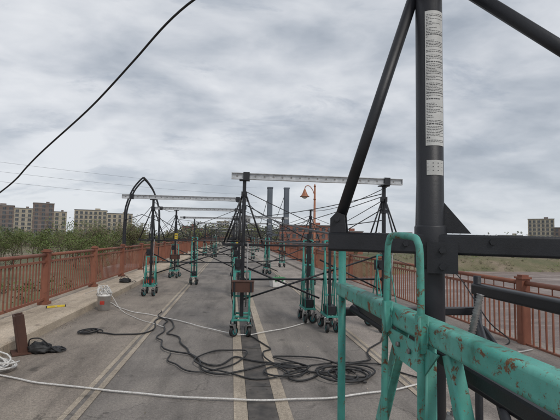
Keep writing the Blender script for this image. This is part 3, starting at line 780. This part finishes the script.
for i in range(1100):
    x = rnd.uniform(-150, 220); 
    if -7 < x < 14: continue
    y = yfar(x) + rnd.uniform(0, 30); z = land_h(x, y); R = rnd.uniform(0.5, 1.6); k = rnd.choice(['leafA', 'leafB', 'leafB', 'leafC'])
    for j in range(26):
        c = Vector((x + rnd.gauss(0, R * .5), y + rnd.gauss(0, R * .5), z + abs(rnd.gauss(0, R * .6)))); a = Vector((rnd.uniform(-1, 1), rnd.uniform(-1, 1), rnd.uniform(-1, 1))).normalized() * rnd.uniform(.12, .28)
        b2 = a.orthogonal().normalized() * .12; n0 = len(s.v); s.v += [c - a, c + b2, c + a, c - b2]; s.face((n0, n0 + 1, n0 + 2, n0 + 3), k)
s.obj('riverbank_shrubs')
s = MB()
for i in range(2000):
    a = rnd.uniform(-62, 62); D = rnd.uniform(255, 440)
    x = D * math.sin(rad(a)); y = D * math.cos(rad(a))
    if y < yfar(x) + 4 or (abs(x) < 9 and y < 300): continue
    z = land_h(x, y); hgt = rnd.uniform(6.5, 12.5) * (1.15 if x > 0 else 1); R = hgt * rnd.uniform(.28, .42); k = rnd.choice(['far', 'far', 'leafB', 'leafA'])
    s.tube([(x, y, z), (x, y, z + hgt * .6)], [.22, .1], 'bark', 4, False)
    for j in range(34):
        d = Vector((rnd.gauss(0, 1), rnd.gauss(0, 1), rnd.gauss(0, 1))).normalized() * rnd.random() ** 0.4
        c = Vector((x + d.x * R, y + d.y * R, z + hgt * .62 + d.z * hgt * .4)); a2 = Vector((rnd.uniform(-1, 1), rnd.uniform(-1, 1), rnd.uniform(-1, 1))).normalized() * rnd.uniform(.4, .9)
        b2 = a2.orthogonal().normalized() * .5; n0 = len(s.v); s.v += [c - a2, c + b2, c + a2, c - b2]; s.face((n0, n0 + 1, n0 + 2, n0 + 3), k)
s.obj('distant_trees')

# ------------------------------------------------------------------ sky and sun
SE, SR = rad(48), rad(150)
w = bpy.data.worlds.new('World'); scene.world = w; w.use_nodes = True
nt = w.node_tree; nt.nodes.clear()
out = nt.nodes.new('ShaderNodeOutputWorld')
sky = nt.nodes.new('ShaderNodeTexSky'); sky.sky_type = 'NISHITA'; sky.sun_disc = False
sky.sun_elevation = SE; sky.sun_rotation = SR
b1 = nt.nodes.new('ShaderNodeBackground'); b1.inputs[1].default_value = 0.08; nt.links.new(sky.outputs[0], b1.inputs[0])
tc = nt.nodes.new('ShaderNodeTexCoord'); sep = nt.nodes.new('ShaderNodeSeparateXYZ'); nt.links.new(tc.outputs['Generated'], sep.inputs[0])
def mth(op, a, c=0.0):
    n = nt.nodes.new('ShaderNodeMath'); n.operation = op
    for s_, v in ((n.inputs[0], a), (n.inputs[1], c)):
        if isinstance(v, (int, float)): s_.default_value = v
        else: nt.links.new(v, s_)
    return n.outputs[0]
zc_ = mth('MAXIMUM', sep.outputs[2], 0.0); zd = mth('ADD', zc_, 0.36)
cmb = nt.nodes.new('ShaderNodeCombineXYZ'); nt.links.new(mth('DIVIDE', sep.outputs[0], zd), cmb.inputs[0]); nt.links.new(mth('DIVIDE', sep.outputs[1], zd), cmb.inputs[1])
nt.links.new(mth('MULTIPLY', zc_, 1.6), cmb.inputs[2])
mp0 = nt.nodes.new('ShaderNodeMapping'); mp0.inputs['Location'].default_value = (1.9, 4.3, 0.7); mp0.inputs['Scale'].default_value = (1.0, 1.2, 1.5)
nt.links.new(cmb.outputs[0], mp0.inputs[0]); cv = mp0.outputs[0]
n1 = noise_node(nt, cv, 1.25, 5, 0.48, 0.15)
mp = nt.nodes.new('ShaderNodeMapping'); mp.inputs['Location'].default_value = (3.1, 7.7, 0); nt.links.new(cv, mp.inputs[0])
n2 = noise_node(nt, mp.outputs[0], 3.9, 6, 0.52, 0.25)
f = mth('ADD', mth('MULTIPLY', n1, 0.66), mth('MULTIPLY', n2, 0.34))
cl = ramp(nt, f, [(0.37, (0.34, 0.385, 0.45)), (0.45, (0.49, 0.53, 0.59)), (0.52, (0.635, 0.665, 0.715)), (0.60, (0.78, 0.80, 0.835))])
mp3 = nt.nodes.new('ShaderNodeMapping'); mp3.inputs['Location'].default_value = (8.1, 1.7, 3); mp3.inputs['Scale'].default_value = (1, 1.5, 1.3); nt.links.new(cv, mp3.inputs[0])
n3 = noise_node(nt, mp3.outputs[0], 2.6, 7, 0.6, 0.3)
dk = ramp(nt, n3, [(0.56, 0.0), (0.68, 0.5)])
cl = mix(nt, dk, cl, (0.32, 0.375, 0.46))
hz = ramp(nt, zc_, [(0.0, 1.0), (0.09, 0.6), (0.26, 0.0)])
cl = mix(nt, mth('MULTIPLY', hz, 0.6), cl, (0.70, 0.74, 0.785))
b2 = nt.nodes.new('ShaderNodeBackground'); b2.inputs[1].default_value = 1.03; nt.links.new(cl, b2.inputs[0])
ms = nt.nodes.new('ShaderNodeMixShader'); ms.inputs[0].default_value = 0.93
nt.links.new(b1.outputs[0], ms.inputs[1]); nt.links.new(b2.outputs[0], ms.inputs[2]); nt.links.new(ms.outputs[0], out.inputs[0])

sd = bpy.data.lights.new('sun', 'SUN'); sd.energy = 1.5; sd.angle = rad(14); sd.color = (1, 0.95, 0.89)
so = bpy.data.objects.new('sun', sd); scene.collection.objects.link(so)
dirv = Vector((math.sin(SR) * math.cos(SE), math.cos(SR) * math.cos(SE), math.sin(SE)))
so.rotation_euler = dirv.to_track_quat('Z', 'Y').to_euler()

scene.view_settings.view_transform = 'Standard'; scene.view_settings.look = 'None'; scene.view_settings.exposure = 0

# ------------------------------------------------------------------ camera
cd = bpy.data.cameras.new('camera'); cd.lens = 25.7; cd.sensor_width = 36; cd.clip_start = 0.05; cd.clip_end = 6000
co = bpy.data.objects.new('camera', cd); scene.collection.objects.link(co)
Rm = Matrix.Rotation(rad(-6.8), 4, 'Z') @ Matrix.Rotation(rad(90 + 3.9), 4, 'X') @ Matrix.Rotation(rad(1.0), 4, 'Z')
co.matrix_world = Matrix.Translation((0, 0, 1.65)) @ Rm
scene.camera = co
